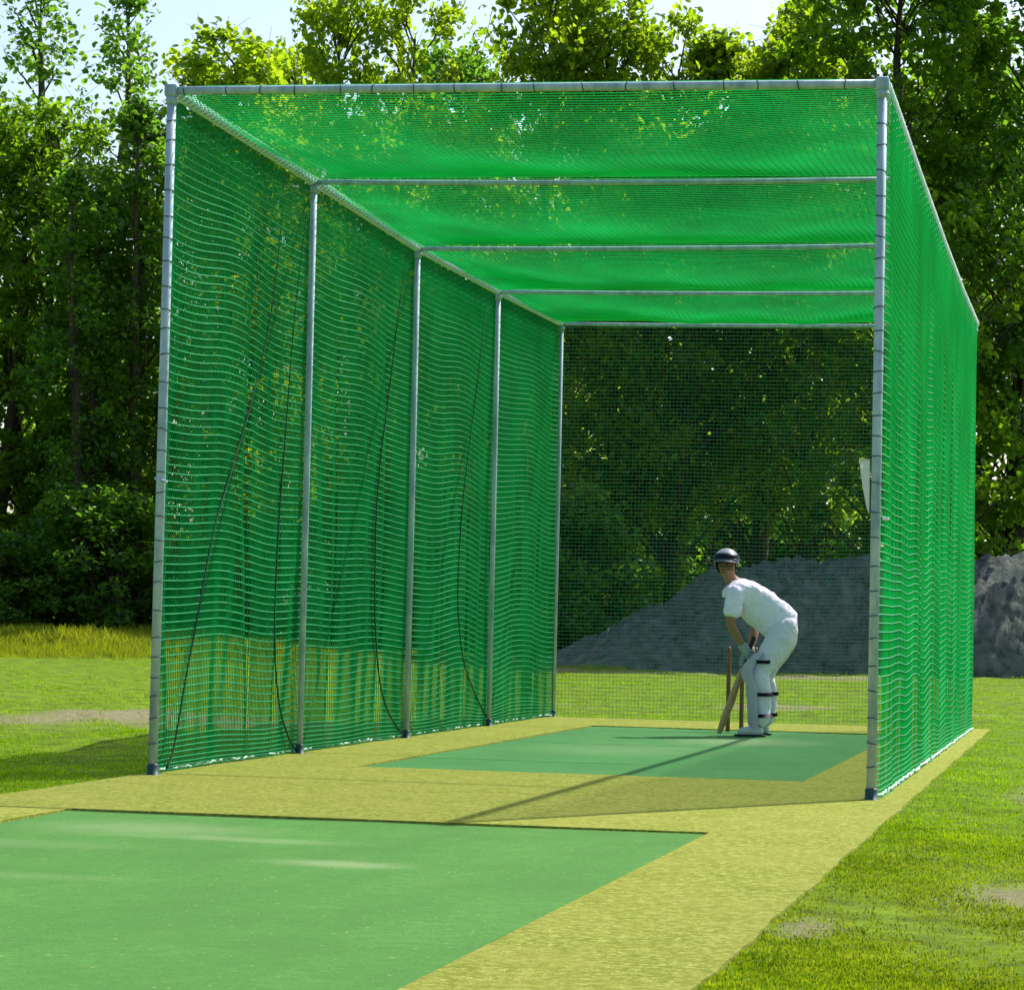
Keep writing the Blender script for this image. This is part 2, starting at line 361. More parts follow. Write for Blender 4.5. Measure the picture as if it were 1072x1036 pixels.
def side_net(name, x0, sgn, hs, gather, seed, label, amp, rv, rh, seams=()):
    L = YS[4]; na = int(L*gather/MESH); nz_ = int(3.68/.0425)
    s = np.linspace(0, L, na); v = np.interp(np.linspace(0, 1, nz_), [0, .89, .95, 1], [0, .94, .98, 1])      # v 0 top 1 bottom
    Sg, Vg = np.meshgrid(s, v, indexing='ij')
    h = np.interp(Sg, YS, hs)
    w1 = waves(seed, 7, 9, 26); w2 = waves(seed+1, 5, 3, 8); w3 = waves(seed+2, 5, 3.5, 9); w4 = waves(seed+3, 4, 1, 3)
    dep = Vg*3.6
    env = sstep(.25, 1.0, dep)*(.35+.65*sstep(.3, 2.2, dep))
    endk = sstep(0, .25, Sg)*sstep(0, .25, L-Sg)
    x = (.010*w1(Sg, dep*2)*env + .034*w2(Sg, dep*1.6)*env)*amp
    # a few deep gathered folds
    g = np.random.default_rng(seed+9)
    fold = 0; dy = 0
    for k in range(11):
        c0 = (k+.5)*L/11+g.uniform(-.4, .4); drift = g.uniform(-.22, .22)
        c = c0+drift*dep/3.6+.05*np.sin(dep*2+k); q = (Sg-c)/.055
        fold = fold+g.uniform(.02, .05)*np.exp(-q*q)*env; dy = dy-.055*q*np.exp(-q*q*.35)*env*.6
    x = x+fold*amp; dy = dy*amp
    zz = h-.02-(h-.005)*Vg + (.016*w3(Sg*.6, dep*.6)+.034*w4(Sg*1.3, dep*1.6))*sstep(.1, .8, dep)*sstep(3.66, 3.2, dep)
    zz = zz+.020*np.sin(Sg/.21*math.pi*2)*sstep(.25, 0, dep)
    low = sstep(3.45, 3.66, dep); zz = np.maximum(zz, .012+.012*np.abs(w3(Sg, dep)))
    xx = x0+sgn*(.006+(.022+np.abs(x)*.5+x*.5+low*.012)*endk)
    P = np.stack([xx, Sg+dy*endk+.01*w1(Sg, dep)*env, zz], -1)
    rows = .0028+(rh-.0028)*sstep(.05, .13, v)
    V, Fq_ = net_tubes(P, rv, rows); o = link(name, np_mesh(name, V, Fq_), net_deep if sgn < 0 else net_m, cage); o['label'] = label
    nv = P.shape[0]*(P.shape[1]-1)*3; o.data.materials.append(net_sunlit)
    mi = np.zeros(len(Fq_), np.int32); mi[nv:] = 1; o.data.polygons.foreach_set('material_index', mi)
    Vk, Fk = knots(P, rv*1.6); kn = link('knots', np_mesh('knots', Vk, Fk), net_m, o, smooth=False)
    bm = bmesh.new(); pts = [(P[i, -1, 0]+random.uniform(-.008, .008), P[i, -1, 1], .018+.012*abs(math.sin(i*.9))+random.uniform(0, .008)) for i in range(0, P.shape[0], 2)]
    tube(bm, pts, .007, 5); bm_obj('bottom_cord', bm, cord_m, o)
    for w_ in seams:      # dark seam cords laced through the net
        bm = bmesh.new(); pts = []
        for (u, v_) in w_:
            d = fwd + r2*((u-536)/F_PX) - u2*((v_-518)/F_PX); t = (x0-.024-CAM.x)/d.x; pts.append(CAM+d*t)
        fine = []
        for k in range(len(pts)-1):
            for q in range(4): fine.append(pts[k].lerp(pts[k+1], q/4))
        for _ in range(2): fine = [fine[0]]+[(fine[i-1]+fine[i]*2+fine[i+1])/4 for i in range(1, len(fine)-1)]+[fine[-1]]
        tube(bm, fine, [.0015+.0042*min(1, i/12) for i in range(len(fine))], 5); bm_obj('seam_cord', bm, seam_m, o)
    return o
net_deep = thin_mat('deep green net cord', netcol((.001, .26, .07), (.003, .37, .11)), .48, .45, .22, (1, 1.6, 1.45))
seam_m = new_mat('dark green seam cord', (.001, .06, .022), .7)
SEAMS = [[(324, 196), (308, 330), (300, 440), (292, 540), (287, 640), (288, 700), (293, 745), (303, 775), (313, 789)],
         [(428, 262), (420, 300), (409, 400), (398, 480), (393, 545), (392, 650), (397, 716), (407, 748), (424, 772)],
         [(514, 308), (506, 340), (500, 400), (484, 521), (478, 627), (484, 692), (498, 728), (513, 757)],
         [(300, 180), (285, 330), (263, 424), (240, 500), (223, 554), (205, 655), (196, 700), (181, 790), (172, 809)]]
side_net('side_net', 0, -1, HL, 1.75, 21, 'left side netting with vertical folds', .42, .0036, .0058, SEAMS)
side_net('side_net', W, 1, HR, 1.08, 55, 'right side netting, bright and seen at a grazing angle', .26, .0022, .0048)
# rear net, taut
na, nz_ = int(W/.034), int(3.64/.034)
Sx, Vz = np.meshgrid(np.linspace(0, W, na), np.linspace(0, 1, nz_), indexing='ij')
w5 = waves(77, 5, .8, 2.6)
P = np.stack([Sx+.004*w5(Sx*2, Vz*9), YS[4]+.035+.03*w5(Sx, Vz*4)*np.sin(Vz*math.pi), (np.interp(Sx, [0, W], [HL[4], HR[4]])-.015)*(1-Vz)+.012+.008*w5(Sx*1.5, Vz*15)*np.sin(Vz*math.pi)], -1)
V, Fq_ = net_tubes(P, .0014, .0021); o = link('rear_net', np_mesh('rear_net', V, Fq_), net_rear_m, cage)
# roof net, sagging in every bay
na, nb = int(W/MESH*1.04), int(YS[4]*1.12/MESH)
Sx, Sy = np.meshgrid(np.linspace(.03, W-.03, na), np.linspace(0, YS[4], nb), indexing='ij')
hl = np.interp(Sy, YS, HL); hr = np.interp(Sy, YS, HR); tx = np.clip(Sx/W, 0, 1)
ph = np.zeros_like(Sy)
for i in range(4): ph = np.where((Sy >= YS[i]) & (Sy <= YS[i+1]), (Sy-YS[i])/(YS[i+1]-YS[i]), ph)
w6 = waves(91, 6, 2, 6)
sag = (.085*4*ph*(1-ph)*np.sin(tx*math.pi)**.55)*1.0+.03*(1-(2*tx-1)**2)*(ph*(1-ph)*4)
zr = hl*(1-tx)+hr*tx+.024*sstep(0, .06, np.minimum(tx, 1-tx))-sag+.012*w6(Sx, Sy*3)*ph*(1-ph)*4
P = np.stack([Sx+.012*w6(Sy, Sx*3), Sy, zr], -1)
V, Fq_ = net_tubes(P, .0017, .0034); o = link('roof_net', np_mesh('roof_net', V, Fq_), net_m, cage); o['label'] = 'roof netting sagging between the cross bars'
Vk, Fk = knots(P, .0045); link('knots', np_mesh('knots', Vk, Fk), net_m, o, smooth=False)

# white card on the right front post
bm = bmesh.new(); rows = []
for k in range(13):
    t = k/12; z = 1.735-.27*t; w = .075*(1-t)**.8+.012; c = []
    for j in range(7):
        q = j/6; ang = .5+.9*(1-t)*q
        c.append(bm.verts.new((W-.030-w*q*.62, -.034-w*q*.65+.02*q*q*(1-t), z+.006*math.sin(q*3+t*5))))
    rows.append(c)
for a, b in zip(rows, rows[1:]):
    for j in range(6): bm.faces.new((a[j], a[j+1], b[j+1], b[j]))
bmesh.ops.solidify(bm, geom=bm.faces[:], thickness=.002)
tag(bm_obj('sign', bm, white_m), 'small curled white card fixed to the right front post of the cage', 'sign')

# ------------------------------------------------------------------ stumps
wood = new_mat('stump wood', (.20, .10, .045), .5); n = N(wood)
n.l(n.ramp(n.noise(n.pos((6, 6, 1)), 12, 4), [(.3, (.13, .06, .025)), (.7, (.27, .14, .06))]), n.b.inputs['Base Color'])
stump_lab = ['wooden stump on the far left of the wicket, clear of the bat', 'middle wooden stump of the wicket, beside the bat blade', 'wooden stump of the wicket hidden mostly behind the batting pads']
for k in range(3):
    bm = bmesh.new(); x, y = 1.925+.114*k, 9.0
    tube(bm, [(0, 0, 0), (0, 0, .02), (0, 0, .66), (0, 0, .69), (0, 0, .711)], [.016, .019, .0185, .017, .009], 12)
    o = bm_obj('stump', bm, wood); o.location = (x, y, .005); tag(o, stump_lab[k], 'stump', 'stumps behind the batsman')

# ------------------------------------------------------------------ batsman
PX, PY = 2.30, 8.16
man = tag(empty('person', (PX, PY, .006)), 'batsman in white shirt, pads and dark helmet crouching over his bat', 'person')
skin_m = new_mat('skin', (.33, .17, .10), .55)
shirt_m = new_mat('white shirt', (.90, .80, .98), .85); n = N(shirt_m); q = n.noise(n.pos((1, 1, .6)), 16, 3); n.bump(q, .9, .03)
trou_m = new_mat('off white trousers', (.74, .68, .80), .9); n = N(trou_m); n.bump(n.noise(n.pos(), 14, 3), .8, .03)
pad_m = new_mat('pad white', (.72, .68, .76), .6); strap_m = new_mat('strap black', (.012, .014, .02), .6)
glove_m = new_mat('glove', (.30, .36, .36), .7); helm_m = new_mat('helmet pale dome', (.30, .32, .38), .35, 0, .5); band_m = new_mat('helmet navy', (.012, .014, .05), .4); peak_m = new_mat('peak lilac grey', (.28, .27, .36), .5)
shoe_m = new_mat('shoe white', (.55, .57, .56), .6); hair_m = new_mat('dark hair', (.015, .01, .008), .8)
willow = new_mat('bat willow', (.42, .25, .10), .5); n = N(willow)
n.l(n.ramp(n.noise(n.pos((9, 9, 1)), 9, 4), [(.3, (.32, .17, .06)), (.7, (.52, .33, .15))]), n.b.inputs['Base Color'])
grip_m = new_mat('bat grip', (.03, .03, .035), .7); eye_m = new_mat('eye', (.02, .015, .012), .3); lip_m = new_mat('mouth', (.22, .07, .05), .6)
# body: pelvis root, spine, head, arms, legs (facing -x, head turned to -y)
B = {}; BV = []; BR = []; BE = []
def bv(k, p, r, par=None):
    B[k] = len(BV); BV.append(p); BR.append(r)
    if par is not None: BE.append((B[par], B[k]))
bv('pel', (.19, 0, .86), .09); bv('waist', (.11, 0, .955), (.09, .115), 'pel'); bv('chest', (-.04, 0, 1.06), (.115, .15), 'waist')
bv('upch', (-.165, -.01, 1.165), (.10, .13), 'chest'); bv('nk', (-.24, -.03, 1.235), .058, 'upch'); bv('nk2', (-.275, -.05, 1.275), .052, 'nk')
bv('jaw', (-.29, -.075, 1.310), (.068, .062), 'nk2'); bv('hd', (-.29, -.065, 1.380), (.082, .078), 'jaw'); bv('hd2', (-.29, -.055, 1.430), (.066, .062), 'hd')
bv('nose', (-.30, -.162, 1.353), .013, 'jaw')
for sd, y in (('L', -1), ('R', 1)):
    if sd == 'L': sh, el, wr, ha = (-.195, -.185, 1.145), (-.235, -.225, .90), (-.135, -.125, .715), (-.105, -.10, .655)
    else: sh, el, wr, ha = (-.14, .175, 1.135), (-.075, .16, .88), (-.10, .005, .675), (-.125, -.065, .60)
    bv('sh'+sd, sh, .062, 'upch'); bv('ua'+sd, tuple(np.array(sh)*.5+np.array(el)*.5), .048, 'sh'+sd); bv('el'+sd, el, .040, 'ua'+sd)
    bv('fa'+sd, tuple(np.array(el)*.65+np.array(wr)*.35), .042, 'el'+sd); bv('wr'+sd, wr, .027, 'fa'+sd); bv('ha'+sd, ha, .030, 'wr'+sd)
    bv('hp'+sd, (.18, .095*y, .81), .082, 'pel'); bv('th'+sd, (.09, .14*y, .68), .07, 'hp'+sd); bv('kn'+sd, (-.015, .185*y, .50), .058, 'th'+sd)
    bv('cf'+sd, (.03, .195*y, .34), .056, 'kn'+sd); bv('an'+sd, (.025, .205*y, .10), .036, 'cf'+sd); bv('ft'+sd, (-.06, .21*y, .045), (.036, .03), 'an'+sd); bv('to'+sd, (-.15, .215*y, .03), (.032, .022), 'ft'+sd)
body = skin('body', BV, BE, BR, skin_m, man)
# ears and eyes and mouth sit on the head
for s in (-1, 1):
    bm = bmesh.new(); bmesh.ops.create_uvsphere(bm, u_segments=10, v_segments=8, radius=1)
    bmesh.ops.transform(bm, matrix=Matrix.Translation((-.292+.03*s, -.146, 1.428)) @ Matrix.Diagonal((.011, .006, .006, 1)), verts=bm.verts); bm_obj('eye', bm, eye_m, man)
bm = bmesh.new(); bmesh.ops.create_uvsphere(bm, u_segments=10, v_segments=8, radius=1)
bmesh.ops.transform(bm, matrix=Matrix.Translation((-.293, -.141, 1.358)) @ Matrix.Diagonal((.022, .006, .005, 1)), verts=bm.verts); bm_obj('mouth', bm, lip_m, man)
# helmet
bm = bmesh.new(); bmesh.ops.create_uvsphere(bm, u_segments=28, v_segments=18, radius=1)
bmesh.ops.delete(bm, geom=[v for v in bm.verts if v.co.z < -.35 or (v.co.z < .12 and v.co.y < -.45)], context='VERTS')
bmesh.ops.transform(bm, matrix=Matrix.Translation((-.283, -.052, 1.452)) @ Matrix.Rotation(.12, 4, 'X') @ Matrix.Diagonal((.112, .128, .112, 1)), verts=bm.verts)
bmesh.ops.solidify(bm, geom=bm.faces[:], thickness=.008); he = bm_obj('helmet', bm, helm_m, man)
bm = bmesh.new(); rows = []
for k in range(6):
    t = k/5; c = []
    for j in range(13):
        a = -1.15+2.3*j/12; r = 1+.55*t*math.cos(a)
        c.append(bm.verts.new((-.283+.108*math.sin(a)*(1+.1*t), -.052-.118*math.cos(a)*r, 1.466-.022*t-.015*math.sin(a)**2)))
    rows.append(c)
for a, b in zip(rows, rows[1:]):
    for j in range(12): bm.faces.new((a[j], a[j+1], b[j+1], b[j]))
bmesh.ops.solidify(bm, geom=bm.faces[:], thickness=.006); bm_obj('peak', bm, peak_m, he)
bm = bmesh.new(); rows = [[bm.verts.new((-.283+r_*.1155*math.cos(a), -.052+r_*.1315*math.sin(a), z_-.012*math.sin(a))) for a in np.linspace(0, 2*math.pi, 33)[:-1]] for z_, r_ in ((1.455, 1), (1.475, 1), (1.505, .93))]
for a, b in zip(rows, rows[1:]):
    for j in range(32): bm.faces.new((a[j], a[(j+1) % 32], b[(j+1) % 32], b[j]))
bmesh.ops.solidify(bm, geom=bm.faces[:], thickness=.004); bm_obj('band', bm, band_m, he)
bm = bmesh.new()
for z in (1.375, 1.405):
    pts = [(-.283+.112*math.sin(a), -.055-.142*math.cos(a), z) for a in np.linspace(-1.25, 1.25, 13)]; tube(bm, pts, .0028, 6)
for s in (-1.25, -.6, .6, 1.25): tube(bm, [(-.283+.112*math.sin(s), -.055-.142*math.cos(s), 1.375), (-.283+.11*math.sin(s), -.052-.13*math.cos(s), 1.45)], .0028, 6)
bm_obj('grille', bm, strap_m, he)
bm = bmesh.new(); bmesh.ops.create_uvsphere(bm, u_segments=18, v_segments=12, radius=1)
bmesh.ops.delete(bm, geom=[v for v in bm.verts if v.co.y < .05], context='VERTS')
bmesh.ops.transform(bm, matrix=Matrix.Translation((-.283, -.055, 1.42)) @ Matrix.Diagonal((.09, .098, .085, 1)), verts=bm.verts); bm_obj('hair', bm, hair_m, man)
for c_ in man.children:
    if c_.name.split('.')[0] in ('eye', 'mouth', 'helmet', 'hair'): c_.location = (-.012, 0, -.046)
    if c_.name.startswith('helmet'): c_.scale = (.93, .93, .93); c_.location = (-.012-.283*.07, -.0036, -.046+1.44*.07)
# shirt
SV = []; SR = []; SE = []; SI = {}
def sv(k, p, r, par=None):
    SI[k] = len(SV); SV.append(p); SR.append(r)
    if par: SE.append((SI[par], SI[k]))
sv('hem', (.218, 0, .83), (.145, .175)); sv('w', (.13, 0, .93), (.126, .165), 'hem'); sv('c', (-.03, 0, 1.035), (.124, .18), 'w'); sv('u', (-.17, -.01, 1.155), (.104, .155), 'c'); sv('n', (-.248, -.034, 1.240), .068, 'u')
for sd, sh, el in (('L', (-.195, -.185, 1.142), (-.235, -.225, .90)), ('R', (-.14, .175, 1.132), (-.075, .16, .88))):
    sh, el = np.array(sh), np.array(el)
    sv('s'+sd, tuple(sh), .078, 'u'); sv('m'+sd, tuple(sh*.55+el*.45), .074, 's'+sd); sv('e'+sd, tuple(sh*.18+el*.82), .074, 'm'+sd)
sh_o = skin('shirt', SV, SE, SR, shirt_m, man, sub=3)
from mathutils import noise as mnoise
def wrinkle(o, amp, sc):
    for v in o.data.vertices:
        c = v.co; q = Vector((c.x*sc[0]+c.z*sc[1], c.y*sc[2], c.z*sc[3]-c.x*sc[1]))
        v.co = c+v.normal*amp*(1-2*abs(mnoise.noise(q)))+v.normal*amp*.5*mnoise.noise(q*2.7)
wrinkle(sh_o, .009, (4, 7, 4, 12))
bm = bmesh.new()
for a, b in (((-.275, -.10, 1.19), (-.305, -.11, 1.11)), ((-.245, -.10, 1.20), (-.25, -.15, 1.12))):
    tube(bm, [a, Vector(a).lerp(Vector(b), .5), b], [.02, .03, .012], 8)
bm_obj('collar', bm, shirt_m, sh_o)
# trousers
TV = [(.195, 0, .87), (.15, 0, .97)]; TR = [(.13, .155), (.115, .15)]; TE = [(0, 1)]
for y in (-1, 1):
    i = len(TV); TV += [(.19, .10*y, .82), (.10, .14*y, .68), (0.0, .185*y, .50), (.035, .195*y, .33), (.03, .205*y, .075)]
    TR += [.122, .104, .080, .074, .060]; TE += [(0, i), (i, i+1), (i+1, i+2), (i+2, i+3), (i+3, i+4)]
wrinkle(skin('trousers', TV, TE, TR, trou_m, man, sub=3), .009, (7, 6, 6, 15))
# pads, shoes
for y in (-1, 1):
    bm = bmesh.new(); prof = [(.07, .10, .028), (.10, .115, .03), (.26, .125, .03), (.42, .125, .015), (.47, .13, -.012), (.53, .13, -.018), (.58, .125, .0), (.655, .105, .045), (.675, .08, .055)]
    rings = []
    for (z, r, cx) in prof:
        c = []
        for j in range(29):
            a = -1.35+2.7*j/28; rb = r*(1+.035*abs(math.sin(j*math.pi/4)))
            c.append(bm.verts.new((cx+.01-rb*math.cos(a), .195*y+rb*.86*math.sin(a), z)))
        rings.append(c)
    for a, b in zip(rings, rings[1:]):
        for j in range(28): bm.faces.new((a[j], a[j+1], b[j+1], b[j]))
    bmesh.ops.solidify(bm, geom=bm.faces[:], thickness=-.022); pd = bm_obj('pad', bm, pad_m, man)
    for z in (.17, .34, .60):
        bm = bmesh.new(); cx = float(np.interp(z, [p_[0] for p_ in prof], [p_[2] for p_ in prof])); rws = []
        for dz in (-.014, .014):
            rws.append([bm.verts.new((cx+.012-(.118 if math.cos(a) > 0 else (.072 if z < .2 else .085))*math.cos(a), .195*y+.104*math.sin(a), z+dz)) for a in np.linspace(1.2, 5.08, 17)])
        for j in range(16): bm.faces.new((rws[0][j], rws[0][j+1], rws[1][j+1], rws[1][j]))
        bmesh.ops.solidify(bm, geom=bm.faces[:], thickness=.006); bm_obj('strap', bm, strap_m, pd)
    so_ = skin('shoe', [(.055, .205*y, .048), (-.02, .208*y, .05), (-.10, .212*y, .042), (-.165, .216*y, .034)], [(0, 1), (1, 2), (2, 3)], [(.044, .045), (.044, .046), (.045, .040), (.036, .030)], shoe_m, man)
    bm = bmesh.new(); box(bm, (-.058, .21*y, .010), (.25, .078, .016), bev=.006); bm_obj('sole', bm, strap_m, so_)
# bat
b0, b1 = Vector((-.315, -.135, .014)), Vector((-.055, -.075, .80)); ax = (b1-b0).normalized(); Lb = (b1-b0).length
def glove(parent_name, hand, wrist, tdir):
    hand, wrist = Vector(hand), Vector(wrist); t = (hand-b0).dot(ax); gp = b0+ax*t       # grip point on the handle
    out = (hand-gp); out = (out-ax*out.dot(ax)).normalized()
    side = ax.cross(out)
    V_ = [wrist+(wrist-hand)*.6, wrist, gp+out*.035]; E_ = [(0, 1), (1, 2)]; R_ = [.046, .042, (.042, .032)]
    for f in range(4):
        o_ = ax*(.036-.024*f); ln = (.95, 1.05, 1.0, .85)[f]; i = len(V_)
        V_ += [gp+out*.040+side*.022*1+o_, gp+side*.040*ln+out*.012+o_, gp-out*.020+side*.034*ln+o_*1.0, gp-out*.036+side*.004*ln+o_*.95]; R_ += [.0125, .0125, .012, .010]
        E_ += [(2, i), (i, i+1), (i+1, i+2), (i+2, i+3)]
    i = len(V_); V_ += [gp+out*.035-side*.022+ax*.01, gp+out*.006-side*.036+ax*.022, gp-out*.022-side*.026+ax*.028]; R_ += [.014, .013, .011]; E_ += [(2, i), (i, i+1), (i+1, i+2)]
    return skin('glove', V_, E_, R_, glove_m, man, sub=1, root=2)
glove('glove', (-.105, -.10, .655), (-.135, -.125, .715), 1); glove('glove', (-.125, -.065, .60), (-.10, .005, .675), 1)
bat = tag(empty('cricket_bat', (PX, PY, .006)), 'wooden cricket bat slanting down from the batsman\'s gloves to the mat', 'cricket bat')
fc = Vector((-1, -.38, .1)); fc = (fc-ax*fc.dot(ax)).normalized(); sd = ax.cross(fc)
bm = bmesh.new(); rings = []
for (s, w, d, k) in ((0, .040, .010, .006), (.012, .052, .016, .012), (.10, .054, .020, .026), (.30, .054, .02, .034), (.46, .054, .016, .022), (.515, .050, .014, .014), (.555, .026, .014, .012), (.575, .018, .014, .012)):
    cc = b0+ax*s; rings.append([bm.verts.new(cc+q) for q in (fc*d-sd*w*.9, fc*(d+.003), fc*d+sd*w*.9, sd*w-fc*0, sd*w*.5-fc*k*.7, -fc*k, -sd*w*.5-fc*k*.7, -sd*w)])
for a, b in zip(rings, rings[1:]):
    for j in range(8): bm.faces.new((a[j], a[(j+1) % 8], b[(j+1) % 8], b[j]))
bm.faces.new(rings[0]); bm.faces.new(rings[-1][::-1]); bm_obj('blade', bm, willow, bat)
bm = bmesh.new(); tube(bm, [b0+ax*s for s in (.56, .60, Lb-.03, Lb-.008, Lb)], [.015, .0165, .0165, .020, .012], 12); bm_obj('handle', bm, grip_m, bat)

# ------------------------------------------------------------------ soil heap behind the cage
hm = new_mat('heap of earth and brushwood', rough=.95, spec=.1); n = N(hm); p = n.pos()
a = n.noise(p, 4.5, 8, .8); b = n.noise(p, 9, 6, .8)
c = n.ramp(a, [(.36, (.03, .045, .035)), (.5, (.12, .15, .13)), (.66, (.32, .36, .32))])
c = n.mix(n.ramp(b, [(.4, (0, 0, 0)), (.6, (.8, .8, .8))]), c, (.10, .10, .08)); n.l(c, n.b.inputs['Base Color']); n.bump(b, .6, .12)
hx0, hy0 = pxy(900, 56)
gu = np.linspace(-8.5, 16, 340); gv = np.linspace(-3.2, 3.6, 90); U, V_ = np.meshgrid(gu, gv)
prof = np.interp(U, [-7.2, -6.0, -5.0, -3.9, -2.9, -1.8, 0, 3, 6, 9.5, 13, 15.5], [0, .30, .85, 1.25, 1.95, 2.15, 2.25, 2.3, 2.3, 2.1, 1.4, 0])
hz = prof*np.clip(1-(V_/3.0)**2, 0, 1)**.7
def fbm(x, y, seed, octs=6, f0=.5, gain=.55):
    g = np.random.default_rng(seed); o = 0; a = 1; f = f0
    for k in range(octs):
        for m_ in range(3):
            th = g.uniform(0, 6.28); o = o+a*np.sin((x*math.cos(th)+y*math.sin(th))*f*6.28+g.uniform(0, 6.28)); 
        a *= gain; f *= 2.03
    return o/3
hz = hz+(.15*fbm(U, V_, 3, 7, .35, .62))*np.clip(hz*1.5, 0, 1)+(.035*rng.normal(size=hz.shape)+.07*np.abs(fbm(U*3, V_*3, 8, 5, .5, .7)))*np.clip(hz, 0, 1)
ca, sa = math.cos(YAW), math.sin(YAW)
HXw = hx0+U*ca-V_*sa; HYw = hy0+U*sa+V_*ca; HZw = ground_z(HXw, HYw)-.05+hz
I = np.arange(U.size).reshape(U.shape)
Fq = np.stack([I[:-1, :-1], I[:-1, 1:], I[1:, 1:], I[1:, :-1]], -1).reshape(-1, 4)
tag(link('earth_heap', np_mesh('earth_heap', np.stack([HXw, HYw, HZw], -1), Fq), hm), 'long low heap of grey earth and brush in shade behind the cage', 'heap')

# ------------------------------------------------------------------ trees
bark = new_mat('bark', (.07, .055, .04), .95, 0, .1); n = N(bark); q = n.noise(n.pos((1, 1, .2)), 9, 5, .7)
n.l(n.ramp(q, [(.3, (.035, .028, .02)), (.7, (.12, .10, .075))]), n.b.inputs['Base Color']); n.bump(q, .7, .05)
def leafcol(a, b, c):
    def f(n):
        nz = n.noise(n.pos(), .8, 3, .6); n2 = n.noise(n.pos(), 9, 2, .5)
        k = n.ramp(nz, [(.35, a), (.65, b)]); return n.mix(n.ramp(n2, [(.4, (0, 0, 0)), (.7, (.8, .8, .8))]), k, c)
    return f
leaf_a = thin_mat('leaf mid green', leafcol((.035, .085, .008), (.080, .15, .010), (.13, .19, .018)), .6, .4, .3, (3.6, 3.6, 1.0))
leaf_b = thin_mat('leaf yellow green', leafcol((.06, .12, .008), (.12, .19, .012), (.17, .22, .025)), .62, .4, .3, (3.7, 3.5, 1.0))
leaf_c = thin_mat('leaf deep green', leafcol((.03, .085, .013), (.065, .145, .018), (.11, .18, .03)), .55, .35, .35, (3.3, 3.4, 1.1))

def tree_meshes(seed, H, rad, base, nclump, per, leaf, shape, stems=1, flop=.0):
    """trunk and limbs plus a crown of leaf clusters, unit metres"""
    g = np.random.default_rng(seed); rd = random.Random(seed)
    bm = bmesh.new(); centres = []
    stem_axes = []
    for s in range(stems):
        x, y = (0, 0) if stems == 1 else (g.uniform(-.5, .5), g.uniform(-.4, .4)); pts = [Vector((x, y, -.15))]; lean = Vector((g.uniform(-.05, .05), g.uniform(-.05, .05), 0))
        k = 9
        for i in range(1, k+1):
            p = pts[-1]+Vector((0, 0, H*.93/k))+lean*H/k*2+Vector((g.uniform(-1, 1), g.uniform(-1, 1), 0))*.11; pts.append(p)
        r0 = .018*H/(stems**.4)
        tube(bm, pts, [r0*(1-i/(k+.6))**.8+.012 for i in range(k+1)], 8); stem_axes.append(pts)
    def axis_at(z):
        pts = stem_axes[int(g.integers(len(stem_axes)))]
        t = min(max((z+.15)/(pts[-1].z+.15), 0), .999)*(len(pts)-1); i = int(t); return pts[i].lerp(pts[i+1], t-i)
    def prof(t):      # t 0..1 from crown base to top
        if shape == 'round': return (math.sin(math.pi*min(.97, .16+.80*t))**.6)
        if shape == 'column': return min(1, .55+t*1.2)*(1-t**3)**.7
        return (1-t)**.6*(.6+t)                # spire / open
    zb = base*H
    for i in range(nclump):
        t = g.uniform(0, 1)**.9; z = zb+t*(H-zb); rr = rad*prof(t)*(.75+.3*math.sin(3*t*6.28+seed)*.5+g.uniform(-.1, .25)); th = g.uniform(0, 6.283); q = math.sqrt(g.uniform(.12, 1))
        c = Vector((math.cos(th)*rr*q, math.sin(th)*rr*q, z)); a = axis_at(max(.4, z-rr*q*.8-.3)); centres.append(c+Vector((a.x, a.y, 0)))
        if i % 3 == 0:
            e = centres[-1]; m_ = a.lerp(e, .5)+Vector((g.uniform(-.2, .2), g.uniform(-.2, .2), g.uniform(-.1, .25)))
            tube(bm, [a, m_, e], [max(.02, .045*(1-t)+.01), .022, .006], 5, cap=False)
    for e in centres:
        for k in range(2):
            d = Vector(g.normal(size=3))*.3; tube(bm, [e-d*.4, e+d], [.008, .003], 3, cap=False)
    me_t = bpy.data.meshes.new('trunk'); bm.to_mesh(me_t); bm.free()
    C_ = np.repeat(np.array([tuple(c) for c in centres]), per, 0); n_ = len(C_)
    cs = np.repeat(g.uniform(.22, .58, nclump), per)[:, None]
    d = g.normal(size=(n_, 3)); d[:, 2] *= .65; d /= np.linalg.norm(d, axis=1, keepdims=True); P = C_+d*cs*(g.uniform(0, 1, (n_, 1))**.45)
    P[:, 2] = np.maximum(P[:, 2], .25)
    nr = g.normal(size=(n_, 3)); nr[:, 2] = np.abs(nr[:, 2])+.35; nr /= np.linalg.norm(nr, axis=1, keepdims=True)
    a = np.cross(nr, g.normal(size=(n_, 3))); a /= np.linalg.norm(a, axis=1, keepdims=True); b = np.cross(nr, a)
    sz = leaf*g.uniform(.55, 1.25, (n_, 1))
    prof_l = [(-.85, 0, 0), (-.35, .58, .12), (.38, .52, .12), (.9, 0, -.12), (.38, -.52, .12), (-.35, -.58, .12)]
    Vv = np.stack([P+sz*(a*u_+b*v_+nr*w_)*.62 for (u_, v_, w_) in prof_l], 1).reshape(-1, 3)
    i0 = 6*np.arange(n_)[:, None]; Fc_ = np.concatenate([i0+np.array([[0, 1, 2, 3]]), i0+np.array([[0, 3, 4, 5]])])
    return me_t, np_mesh('crown', Vv, Fc_)
